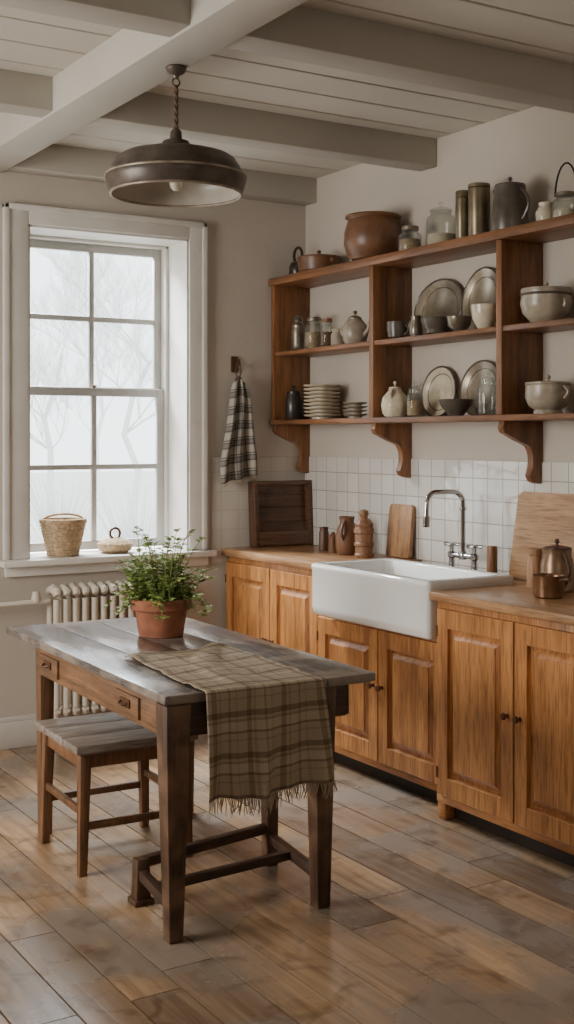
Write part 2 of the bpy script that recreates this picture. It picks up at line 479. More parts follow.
def sash(name, z0, z1, zm, y0, y1):
    x0, x1 = OX0 + 0.03, OX1 - 0.03
    m = MB(); w = 0.046
    m.box(x0, x0 + w, y0, y1, z0, z1, 0.004); m.box(x1 - w, x1, y0, y1, z0, z1, 0.004)
    m.box(x0 + w, x1 - w, y0, y1, z0, z0 + w, 0.004); m.box(x0 + w, x1 - w, y0, y1, z1 - w, z1, 0.004)
    xc = 2.575
    m.box(xc - 0.014, xc + 0.014, y0 + 0.002, y1 - 0.002, z0 + w, z1 - w, 0.003)
    m.box(x0 + w, x1 - w, y0 + 0.003, y1 - 0.003, zm - 0.014, zm + 0.014, 0.003)
    s = m.build(name, bar_p, win, WO)
    for (a, b) in ((x0 + w, xc - 0.014), (xc + 0.014, x1 - w)):
        for (c, d) in ((z0 + w, zm - 0.014), (zm + 0.014, z1 - w)):
            g = MB(); g.box(a, b, (y0 + y1) / 2 - 0.002, (y0 + y1) / 2 + 0.002, c, d); g.build('pane', pane_m, s, WO)
sash('sash', 0.945, 1.81, 1.385, 6.175, 6.205)
sash('sash', 1.77, 2.585, 2.18, 6.212, 6.242)
m = MB(); m.box(OX0 + 0.012, OX0 + 0.032, 6.16, 6.25, 0.935, OZ1 - 0.012, 0.003); m.box(OX1 - 0.032, OX1 - 0.012, 6.16, 6.25, 0.935, OZ1 - 0.012, 0.003)
m.box(OX0 + 0.012, OX1 - 0.012, 6.16, 6.25, 2.583, OZ1 - 0.012, 0.003); m.build('frame', white_p, win, WO)
m = MB(); m.lathe([(0, 0), (0.014, 0), (0.014, 0.008), (0.006, 0.012), (0, 0.012)], 12, c=(2.575, 6.19, 1.81)); m.box(2.57, 2.595, 6.186, 6.194, 1.818, 1.825, 0.002)
m.build('latch', bronze, win, WO)

# ---------------------------------------------------------------- outdoors
fog1 = plain('misty_bark', S(216, 218, 218), 0.95, var=0.03)  # outdoor mist is painted into these pale bark, twig and grass colours
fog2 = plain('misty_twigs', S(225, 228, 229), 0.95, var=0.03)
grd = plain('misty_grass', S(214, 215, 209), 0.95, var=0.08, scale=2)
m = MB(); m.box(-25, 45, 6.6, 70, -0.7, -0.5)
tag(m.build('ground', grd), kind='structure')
def tree(px, Y, hgt, label, mat_, seed):
    rnd = random.Random(seed)
    k = (px - CX) / F; X = Y * (SY + CY * k) / (CY - SY * k)
    t = thing('bare_tree', label, 'tree', (X, Y, -0.5), group=None)
    tr, br = MB(), MB()
    trunk = [Vector((rnd.uniform(-.06, .06) * i, rnd.uniform(-.06, .06) * i, hgt * 0.5 * i / 5)) for i in range(6)]
    tr.tube(trunk, [0.10 * hgt / 8 * (1 - 0.1 * i) for i in range(6)], 8)
    def grow(p, d, L, r, lev):
        pts = [p]; dd = d.copy()
        for i in range(4):
            dd = (dd + Vector((rnd.uniform(-.25, .25), rnd.uniform(-.25, .25), rnd.uniform(-.05, .2)))).normalized()
            pts.append(pts[-1] + dd * L / 4)
        br.tube(pts, [r, r * .85, r * .7, r * .55, r * .4], 4)
        if lev < 4:
            for _ in range(5):
                q = pts[rnd.choice((1, 2, 3, 4))]
                nd = (dd + Vector((rnd.uniform(-.9, .9), rnd.uniform(-.9, .9), rnd.uniform(-.2, .6)))).normalized()
                grow(q, nd, L * 0.62, r * 0.55, lev + 1)
    for i in range(7):
        a = rnd.uniform(0, 2 * PI); p = trunk[rnd.choice((2, 3, 4, 5))]
        grow(p, Vector((math.cos(a) * .8, math.sin(a) * .8, rnd.uniform(.5, 1.1))).normalized(), hgt * 0.24, 0.026 * hgt / 8, 0)
    tr.build('trunk', mat_, t); br.build('branches', mat_, t)
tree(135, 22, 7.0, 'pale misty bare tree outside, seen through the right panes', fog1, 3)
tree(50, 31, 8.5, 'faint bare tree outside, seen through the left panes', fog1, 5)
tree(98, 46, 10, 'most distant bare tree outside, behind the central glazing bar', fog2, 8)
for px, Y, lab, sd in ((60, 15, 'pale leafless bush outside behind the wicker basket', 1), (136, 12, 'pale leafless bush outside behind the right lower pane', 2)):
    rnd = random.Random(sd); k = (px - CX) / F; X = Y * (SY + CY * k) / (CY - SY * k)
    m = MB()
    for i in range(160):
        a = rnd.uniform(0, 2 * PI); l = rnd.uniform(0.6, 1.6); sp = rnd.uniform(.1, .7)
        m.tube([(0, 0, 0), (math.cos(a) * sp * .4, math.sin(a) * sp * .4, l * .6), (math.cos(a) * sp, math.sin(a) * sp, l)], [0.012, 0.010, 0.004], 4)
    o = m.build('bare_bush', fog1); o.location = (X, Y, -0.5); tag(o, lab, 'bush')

# ---------------------------------------------------------------- radiator
R0 = (2.52, 5.85, 0)
rad = thing('radiator', 'cream cast iron column radiator under the window', 'radiator', R0)
for i in range(13):
    x = 2.22 + i * 0.05; m = MB()
    for dy in (-0.045, 0.045):
        m.tube([(x, 5.85 + dy, 0.2), (x, 5.85 + dy, 0.74)], 0.017, 10)
    for z in (0.19, 0.76):
        m.tube([(x, 5.79, z), (x, 5.80, z + (0.012 if z > .5 else -.012)), (x, 5.85, z + (0.03 if z > .5 else -.02)), (x, 5.90, z + (0.012 if z > .5 else -.012)), (x, 5.91, z)], [0.016, 0.023, 0.0235, 0.023, 0.016], 10)
    m.build('section', rad_m, rad, R0)
for x in (2.22, 2.82):
    for y in (5.81, 5.89):
        m = MB(); m.tube([(x, y, 0.0), (x, y, 0.09), (x, y, 0.18)], [0.022, 0.012, 0.018], 10); m.build('foot', rad_m, rad, R0)
m = MB(); m.tube([(2.2, 5.85, 0.73), (2.08, 5.85, 0.73), (2.04, 5.87, 0.725), (1.2, 5.9, 0.725)], 0.013, 10)
m.lathe([(0, 0), (0.022, 0), (0.024, 0.02), (0.018, 0.05), (0, 0.055)], 14, c=(2.13, 5.85, 0.73)); m.build('pipe', rad_m, rad, R0)

# ---------------------------------------------------------------- cabinets
def door(parent, org, xf, y0, y1, z0, z1, knob_y, knob_z):
    m = MB(); t = 0.022; w = 0.066
    m.box(xf - t, xf, y0, y0 + w, z0, z1, 0.003); m.box(xf - t, xf, y1 - w, y1, z0, z1, 0.003)
    m.box(xf - t, xf, y0 + w, y1 - w, z0, z0 + w * 1.15, 0.003); m.box(xf - t, xf, y0 + w, y1 - w, z1 - w * 1.15, z1, 0.003)
    a0, a1, b0, b1 = y0 + w, y1 - w, z0 + w * 1.15, z1 - w * 1.15
    def ring(i, x): return [Vector((x, a0 + i, b0 + i)), Vector((x, a1 - i, b0 + i)), Vector((x, a1 - i, b1 - i)), Vector((x, a0 + i, b1 - i))]
    m.loft([ring(-0.004, xf - 0.0005), ring(-0.004, xf - 0.016), ring(0.004, xf - 0.002), ring(0.012, xf - 0.002), ring(0.036, xf - 0.016), ring(0.037, xf - 0.02), ring(0.04, xf - 0.021)])
    d = m.build('door', oak, parent, org, ang=12)
    Mx = Matrix.Translation((xf - t, knob_y, knob_z)) @ Matrix.Rotation(-PI / 2, 4, 'Y')
    k = MB(); k.lathe([(0, 0), (0.009, 0), (0.006, 0.008), (0.008, 0.014), (0.015, 0.02), (0.013, 0.027), (0, 0.03)], 16, M=Mx)
    k.build('knob', bronze, d, org)
    hy = y0 + 0.002 if knob_y > (y0 + y1) / 2 else y1 - 0.002
    for hz in (z0 + 0.09, z1 - 0.09):
        h = MB(); h.tube([(xf - t - 0.002, hy, hz - 0.022), (xf - t - 0.002, hy, hz + 0.022)], 0.004, 8); h.build('hinge', bronze, d, org)

def cabinet(label, xf, y0, y1, ztop, doors, knob_z, dz0=0.105, dz1=None, extra=None):
    org = ((xf + XR) / 2, (y0 + y1) / 2, 0)
    c = thing('kitchen_cabinet', label, 'cabinet', org)
    m = MB()
    m.box(xf, XR - 0.01, y0, y1, 0.07, ztop, 0.004)
    if extra: extra(m)
    m.build('body', oak, c, org)
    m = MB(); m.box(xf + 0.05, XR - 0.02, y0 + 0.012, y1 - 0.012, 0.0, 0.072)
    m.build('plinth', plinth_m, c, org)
    m = MB(); m.box(xf - 0.006, xf + 0.006, y0 + 0.002, y1 - 0.002, 0.068, 0.1, 0.004)
    m.build('base_rail', oak_y, c, org)
    for yy in (y0 + 0.03, y1 - 0.03):
        m = MB(); m.box(xf - 0.004, xf + 0.05, yy - 0.025, yy + 0.025, 0.0, 0.07, 0.006); m.build('foot', oak_y, c, org)
    n = len(doors) - 1
    for i in range(n):
        a, b = doors[i] + 0.004, doors[i + 1] - 0.004
        ky = (b - 0.03) if i == 0 else (a + 0.03)
        door(c, org, xf, a, b, dz0, dz1 or ztop - 0.03, ky, knob_z)
    return c
cabinet('oak base cabinet with two tall panelled doors right of the sink', 3.14, 3.0, 3.955, 0.883, [3.02, 3.475, 3.935], 0.50)
def ex(m):
    m.box(3.22, XR - 0.01, 4.862, 4.965, 0.71, 0.898, 0.003)
    m.box(3.60, XR - 0.01, 3.965, 4.855, 0.71, 0.883, 0.003)
cabinet('oak base cabinet with two panelled doors under the white sink', 3.22, 3.963, 4.967, 0.716, [3.985, 4.45, 4.945], 0.44, dz1=0.69, extra=ex)
cabinet('oak base cabinet in the corner left of the sink', 3.25, 4.972, 5.93, 0.898, [4.99, 5.44, 5.91], 0.50)

m = MB(); m.box(3.215, XR - 0.009, 4.858, YB - 0.009, 0.9, 0.94, 0.006)
o = m.build('worktop', top_w, None, (3.5, 5.4, 0.9)); tag(o, 'wooden worktop in the corner left of the sink', 'worktop')
m = MB(); m.box(3.10, XR - 0.009, 2.985, 3.962, 0.885, 0.92, 0.006); m.box(3.575, XR - 0.009, 3.95, 4.852, 0.885, 0.92, 0.004)
o = m.build('worktop', top_w, None, (3.45, 3.5, 0.885)); tag(o, 'wooden worktop right of the sink running behind its taps', 'worktop')

# sink
scx, scy = 3.335, 4.41
sl = [rrect(scx, scy, 0.215, 0.43, 0.02, 0.717), rrect(scx, scy, 0.228, 0.44, 0.02, 0.728), rrect(scx, scy, 0.232, 0.443, 0.02, 0.76), rrect(scx, scy, 0.232, 0.443, 0.02, 0.925),
      rrect(scx, scy, 0.236, 0.445, 0.022, 0.935), rrect(scx, scy, 0.236, 0.445, 0.022, 0.950), rrect(scx, scy, 0.228, 0.437, 0.02, 0.958),
      rrect(scx, scy, 0.196, 0.405, 0.04, 0.958), rrect(scx, scy, 0.188, 0.397, 0.045, 0.95), rrect(scx, scy, 0.176, 0.385, 0.05, 0.78), rrect(scx, scy, 0.15, 0.355, 0.05, 0.755), rrect(scx, scy, 0.03, 0.03, 0.02, 0.75)]
SO = (scx, scy, 0.717)
sk = thing('butler_sink', 'white fireclay butler sink with an exposed front apron', 'sink', SO)
MB().loft(sl).build('basin', fire, sk, SO, ang=50)
MB().lathe([(0, 0.7505), (0.035, 0.7505), (0.038, 0.755), (0.02, 0.753), (0, 0.753)], 20, c=(scx, scy, 0)).build('drain', chrome, sk, SO)

# faucet
fy = YD(463, 3.64)[0]; FO = (3.64, fy, 0.92)
fa = thing('bridge_tap', 'chrome bridge tap with a tall squared spout behind the sink', 'tap', FO)
m = MB()
m.tube([(0, -0.08, 0.08), (0, 0.08, 0.08)], 0.012, 12)
for s in (-1, 1):
    m.lathe([(0, 0), (0.03, 0), (0.03, 0.006), (0.015, 0.014), (0.013, 0.065), (0.02, 0.071), (0.02, 0.09), (0.013, 0.097), (0, 0.097)], 18, c=(0, s * 0.08, 0))
m.lathe([(0, 0.064), (0.018, 0.064), (0.02, 0.08), (0.018, 0.096), (0.013, 0.106), (0, 0.106)], 18)
m.build('bridge', chrome, fa)
m = MB(); pts = [(0, 0, 0.09), (0, 0, 0.2), (0, 0, 0.325)]
for i in range(1, 9):
    a = PI / 2 * i / 8; pts.append((-.065 + .065 * math.cos(a), 0, .325 + .05 * math.sin(a)))
pts.append((-.12, 0, .376))
for i in range(1, 9):
    a = PI / 2 + PI / 2 * i / 8; pts.append((-.155 + .055 * math.cos(a), 0, .32 + .056 * math.sin(a)))
pts += [(-0.212, 0, 0.28), (-0.213, 0, 0.255)]
m.tube(pts, 0.0115, 14); m.tube([(-0.213, 0, 0.27), (-0.213, 0, 0.22)], 0.0175, 14)
m.tube([(0, 0, 0.29), (0, 0, 0.302)], 0.017, 14); m.build('spout', chrome, fa)
for s in (-1, 1):
    m = MB(); m.tube([(0, s * 0.08, 0.095), (0, s * 0.08, 0.13)], [0.009, 0.011], 12)
    for a in (0, PI / 2):
        dx, dy = math.cos(a + .5) * 0.036, math.sin(a + .5) * 0.036
        m.tube([(-dx, s * 0.08 - dy, 0.128), (0, s * 0.08, 0.13), (dx, s * 0.08 + dy, 0.128)], [0.009, 0.006, 0.009], 10)
    m.build('handle', chrome, fa)

# ---------------------------------------------------------------- wall shelf
XS = 3.53; ZT, ZM, ZB = 2.43, 2.02, 1.64
SHO = (XR, 4.47, 1.34)
sh = thing('wall_shelf', 'long brown wooden wall shelf unit with scrolled brackets above the sink', 'shelf', SHO)
ups = [(5.90, 5.93), (4.95, 4.985), (4.01, 4.045), (3.0, 3.035)]
m = MB(); m.box(XS - 0.015, XR - 0.002, 2.99, 5.94, ZT - 0.042, ZT, 0.004); m.build('shelf', shelf_y, sh, SHO)
for (a, b) in zip(ups, ups[1:]):
    m = MB(); m.box(XS + 0.005, XR - 0.002, b[1] + 0.0005, a[0] - 0.0005, ZM - 0.024, ZM, 0.003); m.build('shelf', shelf_y, sh, SHO)
m = MB(); m.box(XS - 0.01, XR - 0.002, 2.99, 5.94, ZB - 0.026, ZB, 0.004); m.build('shelf', shelf_y, sh, SHO)
for (a, b) in ups:
    m = MB(); m.box(XS, XR - 0.002, a, b, ZB + 0.0005, ZT - 0.0425, 0.002); m.build('upright', shelf_z, sh, SHO)
    poly = [(0, 0), (-0.22, 0), (-0.23, -0.03), (-0.22, -0.05)]
    for i in range(8):
        t = i / 7; poly.append((-0.20 + 0.125 * t, -0.058 - 0.03 * math.sin(t * PI) * 0.5 - 0.05 * t * t))
    for i in range(1, 8):
        t = i / 7; poly.append((-0.075 + 0.02 * math.sin(t * PI), -0.108 - 0.13 * t))
    poly += [(-0.06, -0.262), (-0.03, -0.272), (0, -0.272)]
    m = MB(); m.prism(poly, lambda p, q, s: Vector((XR - 0.002 + p, (a if s else b), ZB - 0.027 + q)), 0.002); m.build('bracket', shelf_z, sh, SHO)

# ---------------------------------------------------------------- crockery
def vessel(name, label, cat, px, X, z, body, mt, parts=(), rotz=0, group=None, wob=0, bname='body', Y=None):
    yy = YD(px, X)[0] if Y is None else Y
    if not parts:
        o = MB().lathe(body, 32, wob=wob).build(name, mt); o.location = (X, yy, z); o.rotation_euler = (0, 0, rotz)
        return tag(o, label, cat, group)
    t = thing(name, label, cat, (X, yy, z), rotz, group)
    MB().lathe(body, 32, wob=wob).build(bname, mt, t)
    for pn, pm, pmat in parts: pm.build(pn, pmat, t)
    return t
def handle(p0, p1, out, r=0.006, ax=(0, 1, 0)):
    a = Vector(ax); pts = []
    for i in range(9):
        t = i / 8; rad = p0[0] + (p1[0] - p0[0]) * t + out * math.sin(PI * t)
        pts.append(a * rad + Vector((0, 0, p0[1] + (p1[1] - p0[1]) * t)))
    return MB().tube(pts, r, 8)
def lid(r, z, h=0.02, knob=0.012):
    return MB().lathe([(0, z), (r, z), (r, z + 0.005), (r * .8, z + h * .6), (r * .3, z + h), (knob * .5, z + h), (knob * .5, z + h + .008), (knob, z + h + .014), (knob * .8, z + h + .024), (0, z + h + .027)], 24)
def corklid(r, z, h=0.02): return MB().lathe([(0, z), (r, z), (r, z + h * .8), (r * .9, z + h), (0, z + h)], 24)
def jarprof(r, h): return hollow([(r * .9, 0), (r, 0.008), (r, h * .75), (r * .92, h * .84), (r * .72, h * .9), (r * .72, h)], 0.003)
def fill(r, h): return MB().lathe([(0, 0.007), (r * .93, 0.008), (r * .93, h), (0, h * 1.02)], 24)

# top shelf
vessel('round_handled_pot', 'dark pot with an upright round ring handle at the shelf\'s far left end', 'pot', 298, 3.635, ZT, hollow([(0.042, 0), (0.052, 0.015), (0.05, 0.06), (0.042, 0.08)], 0.004), darkc,
       [('ring_handle', MB().torus((0, 0, .125), .042, .008, Matrix.Rotation(PI / 2, 3, 'Y')), darkc), ('lid', MB().lathe([(0, .08), (.043, .08), (.03, .088), (0, .09)], 24), darkc)])
vessel('casserole', 'low wide brown lidded pan beside the ring handled dark pot', 'pan', 319, 3.635, ZT, hollow([(0.1, 0), (0.113, 0.012), (0.118, 0.075), (0.12, 0.08)], 0.006), browncl,
       [('lid', lid(0.117, 0.083, 0.016, 0.012), copperd), ('handle', handle((.117, .055), (.117, .065), .02, .007, (0, -1, 0)), browncl)])
vessel('cooking_pot', 'large round brown cooking pot, biggest on the top shelf', 'pot', 373, 3.617, ZT, hollow([(0.085, 0), (0.125, 0.025), (0.147, 0.08), (0.146, 0.14), (0.13, 0.195), (0.125, 0.205), (0.138, 0.222)], 0.005), browncl,
       [('rim', MB().torus((0, 0, 0.221), 0.136, 0.008), copperd), ('handle', MB().torus((0, 0.142, 0.16), 0.028, 0.006, Matrix.Rotation(PI / 2, 3, 'Y'), 20), blackm)])
def gjar(label, px, X, z, r, h, content=oats, lidm=None, group=None, fh=.6):
    ps = []
    if content: ps.append(('contents', fill(r, h * fh), content))
    ps.append(('lid', corklid(r * .76, h, 0.02) if lidm is not None and lidm != glass else lid(r * .78, h, 0.02, 0.011), lidm or turned))
    return vessel('glass_jar', label, 'jar', px, X, z, jarprof(r, h), glass, ps, group=group)
gjar('short glass jar right of the large brown cooking pot', 410, 3.63, ZT, 0.056, 0.115, oats, pewter)
gjar('glass jar with a knobbed glass lid on the top shelf', 441, 3.63, ZT, 0.07, 0.17, cream, glass, fh=.35)
vessel('canister', 'slim olive metal canister beside the wider olive canister', 'canister', 463, 3.62, ZT, [(0, 0), (0.032, 0), (0.034, .004), (0.034, 0.2), (0.03, .203), (0, .204)], olive, [('lid', corklid(0.035, 0.204, 0.03), olive)])
vessel('canister', 'wider olive metal canister on the top shelf', 'canister', 479, 3.62, ZT, [(0, 0), (0.046, 0), (0.048, .004), (0.048, 0.225), (0.044, .228), (0, .229)], olive, [('lid', corklid(0.05, 0.229, 0.018), olive)])
vessel('pitcher', 'tall dark grey metal pitcher with handle on the top shelf', 'pitcher', 510, 3.62, ZT, hollow([(0.08, 0), (0.083, 0.01), (0.076, 0.12), (0.066, 0.18), (0.068, 0.2)], 0.003), dgrey,
       [('handle', handle((0.066, .185), (0.08, .05), .045, .007), dgrey), ('lid', lid(0.066, 0.202, 0.014, 0.009), dgrey),
        ('spout', MB().tube([(0, -0.06, 0.16), (0, -0.085, 0.185), (0, -0.098, 0.2)], [0.022, 0.016, 0.01], 12), dgrey)], rotz=PI)
vessel('creamer', 'small white ceramic creamer near the right end of the top shelf', 'jug', 546, 3.61, ZT, hollow([(0.03, 0), (0.042, 0.025), (0.04, 0.05), (0.028, 0.075), (0.032, 0.09)], 0.003), cream, [('handle', handle((0.03, .08), (0.04, .025), .022, .005), cream)])
vessel('wire_handled_jar', 'glass jar with a tall round wire handle at the right of the top shelf', 'jar', 566, 3.61, ZT, jarprof(0.055, 0.1), glass,
       [('contents', fill(0.055, 0.04), cream), ('lid', corklid(0.043, 0.1, 0.014), pewter), ('wire_handle', MB().tube([(0, 0.062 * math.cos(a), 0.105 + 0.13 * math.sin(a)) for a in [PI * i / 14 for i in range(15)]], 0.004, 8), blackm)])
# middle shelf, left bay
vessel('pepper_mill', 'tall grey ribbed mill at the left of the middle shelf', 'mill', 298, 3.61, ZM, [(0, 0), (0.038, 0), (0.042, .01), (0.036, .03), (.04, .045), (.036, .06), (.04, .075), (.036, .09), (.04, .105), (.034, .12), (.036, .14), (.024, .155), (.03, .17), (.02, .19), (0, .195)], pewter)
gjar('glass jar of grain right of the ribbed grey mill', 314, 3.63, ZM, 0.052, 0.155, oats, pewter)
gjar('narrow glass jar with wooden lid, middle shelf left bay', 327, 3.58, ZM, 0.034, 0.13, peel, turned)
vessel('crock', 'tiny grey crock between the narrow jar and the teapot', 'jar', 338, 3.61, ZM, hollow([(.03, 0), (.038, .01), (.038, .06), (.03, .075), (.034, .09)], .004), greyc)
vessel('teapot', 'grey teapot with lid in the left bay of the middle shelf', 'teapot', 355, 3.61, ZM, hollow([(0.045, 0), (0.062, 0.02), (0.068, 0.06), (0.06, 0.10), (0.036, 0.13)], 0.003), greyc,
       [('lid', lid(0.036, 0.131, 0.018, 0.012), pewter), ('handle', handle((.05, .115), (.062, .035), .035, .006), greyc), ('spout', MB().tube([(0, -.055, .045), (0, -.085, .07), (0, -.1, .125)], [.017, .011, .008], 10), greyc)], rotz=0.3)
# middle bay
vessel('cup', 'dark grey cup at the left of the central middle shelf', 'cup', 397, 3.60, ZM, hollow([(.032, 0), (.045, .012), (.05, .05), (.05, .085)], .004), dgrey, [('handle', handle((.049, .07), (.045, .022), .022, .005), dgrey)], rotz=PI + .3)
vessel('creamer', 'small pewter creamer next to the dark grey cup', 'jug', 416, 3.59, ZM, hollow([(.024, 0), (.032, .02), (.03, .055), (.022, .08), (.027, .1)], .003), pewter, [('handle', handle((.024, .09), (.031, .03), .025, .004), pewter)])
vessel('bowl', 'dark grey bowl in front of the oval platter, middle shelf', 'bowl', 437, 3.59, ZM, hollow([(.03, 0), (.036, .006), (.06, .03), (.07, .07), (.072, .076)], .004), dgrey)
vessel('bowl', 'small pewter bowl right of the dark bowl, middle shelf', 'bowl', 459, 3.585, ZM, hollow([(.028, 0), (.03, .008), (.052, .03), (.058, .068)], .004), pewter)
vessel('cup', 'cream handleless cup in front of the round plate, middle shelf', 'cup', 485, 3.58, ZM, hollow([(.03, 0), (.036, .01), (.054, .04), (.06, .08), (.062, .105)], .004), cream)
def leaning(name, label, px, z, ry, rz, mt, rimm, tilt=8):
    yy = YD(px, 3.73)[0]
    base = [(0, 0.004), (0.6, 0.004), (0.66, 0.002), (0.72, 0.006), (0.98, 0.02), (1.0, 0.022), (0.98, 0.027), (0.72, 0.014), (0.66, 0.009), (0, 0.009)]
    Mr = Matrix.Rotation(math.radians(-90 + tilt), 4, 'Y')
    M = Mr @ Matrix.Diagonal((rz, ry, 1, 1))
    a = MB(); a.lathe(base, 48, M=M); lo, hi = a.bounds(); off = Vector((0, 0, -lo.z))
    t = thing(name, label, 'plate', (XR - 0.004 - hi.x, yy, z))
    a.shift(off); a.build('plate', mt, t)
    r = MB()
    for f in (0.985, 0.72):
        ring = [M @ Vector((f * math.cos(2 * PI * i / 48), f * math.sin(2 * PI * i / 48), 0.024 if f > .9 else 0.0135)) + off for i in range(48)]
        r.tube(ring + [ring[0]], 0.0055 if f > .9 else 0.0022, 6, cap=False)
    r.build('rim', rimm, t)
leaning('platter', 'large oval tarnished metal platter at the back of the middle shelf', 438, ZM, 0.185, 0.145, tarn, dgrey)
leaning('dinner_plate', 'round tarnished metal plate behind the cream cup, middle shelf', 481, ZM, 0.135, 0.155, tarn, dgrey)
leaning('dinner_plate', 'round cream plate leaning at the back of the bottom shelf', 438, ZB, 0.128, 0.124, cream, dgrey)
leaning('platter', 'dark grey oval metal plate leaning at the right of the bottom shelf', 480, ZB, 0.142, 0.13, pewter, dgrey)
# right bay
vessel('soup_tureen', 'grey stoneware tureen with dark band and lid, right bay', 'tureen', 546, 3.64, ZM, hollow([(.06, 0), (.065, .01), (.098, .045), (.108, .085), (.102, .125), (.106, .14)], .005), greyc,
       [('lid', lid(.104, .142, .010, .012), greyc), ('band', MB().torus((0, 0, .122), .1025, .006), dgrey), ('handle', handle((.1, .1), (.106, .065), .010, .007), greyc), ('handle', handle((.1, .1), (.106, .065), .010, .007, (0, -1, 0)), greyc)])
vessel('serving_pot', 'grey footed serving pot with handles, right end of bottom shelf', 'pot', 548, 3.625, ZB, hollow([(.06, 0), (.06, .01), (.056, .018), (.08, .035), (.095, .07), (.092, .12), (.097, .125)], .005), greyc,
       [('lid', lid(.094, .127, .012, .012), greyc), ('handle', handle((.092, .115), (.094, .065), .024, .006), greyc), ('handle', handle((.092, .115), (.094, .065), .024, .006, (0, -1, 0)), greyc)])
# bottom shelf left bay
vessel('storage_jar', 'dark lidded jar at the left end of the bottom shelf', 'jar', 294, 3.61, ZB, hollow([(.045, 0), (.052, .01), (.052, .11), (.04, .14), (.04, .15)], .005), darkc, [('lid', lid(.042, .151, .016, .012), darkc)])
pl = vessel('side_plate', 'one of the cream plates in the tall stack on the bottom shelf', 'plate', 322, 3.64, ZB, [(0, 0), (.055, 0), (.055, .011), (.092, .017), (.1, .0235), (.098, .0255), (.088, .0225), (.058, .0195), (0, .0195)], cream, group='cream plates stacked on the bottom shelf')
for i in range(1, 9):
    dup(pl, (3.64 + random.uniform(-.002, .002), pl.location.y + random.uniform(-.002, .002), ZB + i * 0.02))
bw = vessel('saucer', 'one of the small grey saucers in the low stack, bottom shelf', 'saucer', 355, 3.62, ZB, [(0, 0), (.035, 0), (.035, .011), (.056, .016), (.064, .0225), (.062, .0245), (.036, .0195), (0, .0195)], greyc, group='small saucers stacked on the bottom shelf')
for i in range(1, 4): dup(bw, (3.62, bw.location.y, ZB + i * 0.02))
vessel('ribbed_jug', 'cream pumpkin shaped ribbed jug on the bottom shelf', 'jug', 395, 3.60, ZB, hollow([(.04, 0), (.062, .02), (.07, .06), (.062, .1), (.035, .128), (.03, .14)], .004), cream, [('handle', handle((.03, .135), (.06, .09), .02, .006), cream), ('lid', lid(.031, .1425, .01, .008), cream)], wob=0.03, rotz=2.2)
gjar('glass jar between the ribbed cream jug and the leaning plate', 415, 3.62, ZB, 0.04, 0.13, oats, glass)
vessel('bowl', 'dark brown bowl in front of the leaning plates, bottom shelf', 'bowl', 456, 3.60, ZB, hollow([(.035, 0), (.04, .01), (.068, .045), (.08, .075)], .005), dgrey)
gjar('tall glass jar before the dark oval plate, bottom shelf', 488, 3.585, ZB, 0.044, 0.15, None, glass)

# ---------------------------------------------------------------- worktop things
ZL, ZRt = 0.94, 0.92
def tray():
    W, Hh, t = 0.375, 0.36, 0.024
    M = Matrix.Translation((0, -0.1, 0)) @ Matrix.Rotation(math.radians(-3), 4, 'X')
    m1, m2 = MB(), MB()
    m1.box(-W / 2, -W / 2 + t, -0.045, 0.03, 0, Hh, .004, M); m1.box(W / 2 - t, W / 2, -0.045, 0.03, 0, Hh, .004, M)
    m1.box(-W / 2 + t, W / 2 - t, -0.045, 0.03, Hh - t, Hh, .004, M); m1.box(-W / 2 + t, W / 2 - t, -0.045, 0.03, 0, t, .004, M)
    m1.box(-W / 2 + t, W / 2 - t, -0.045, -0.03, t, t + 0.055, .003, M)
    m2.box(-W / 2 + t, W / 2 - t, 0.0, 0.026, t, Hh - t, 0, M)
    for z in (.13, .21, .28): m2.box(-W / 2 + t, W / 2 - t, -0.008, 0.0, z, z + .01, .002, M)
    lo, hi = m1.bounds()
    t_ = thing('wooden_tray', 'dark brown framed wooden tray box standing upright in the worktop corner', 'tray', (3.572, YB - 0.01 - hi.y, ZL - lo.z))
    m1.build('frame', brown_w, t_); m2.build('panel', tray_p, t_)
tray()
vessel('spice_pot', 'small dark wooden pot beside the upright tray', 'pot', 324, 3.6, ZL, [(0, 0), (.026, 0), (.028, .01), (.026, .1), (.022, .11), (.025, .125), (0, .13)], turned_d)
vessel('spice_pot', 'small brown pot left of the rounded brown jug', 'pot', 333, 3.58, ZL, [(0, 0), (.024, 0), (.026, .01), (.022, .07), (.026, .09), (.01, .1), (.01, .108), (0, .11)], browncl)
vessel('clay_jug', 'rounded brown clay jug with handle on the left worktop', 'jug', 347, 3.58, ZL, hollow([(.044, 0), (.06, .03), (.06, .1), (.048, .14), (.036, .165), (.042, .195)], .004), browncl, [('handle', handle((.036, .175), (.058, .08), .035, .007), browncl)], rotz=2.2)
vessel('wooden_canister', 'turned wooden canister with a knobbed lid left of the sink', 'canister', 364, 3.57, ZL, [(0, 0), (.046, 0), (.05, .006), (.05, .016), (.045, .022), (.045, .055), (.051, .06), (.051, .072), (.046, .078), (.046, .118), (.052, .124), (.052, .14), (.044, .155), (0, .156)], turned,
       [('lid', MB().lathe([(0, .156), (.046, .156), (.048, .17), (.032, .19), (.018, .2), (.024, .215), (.022, .235), (0, .243)], 24), turned)])
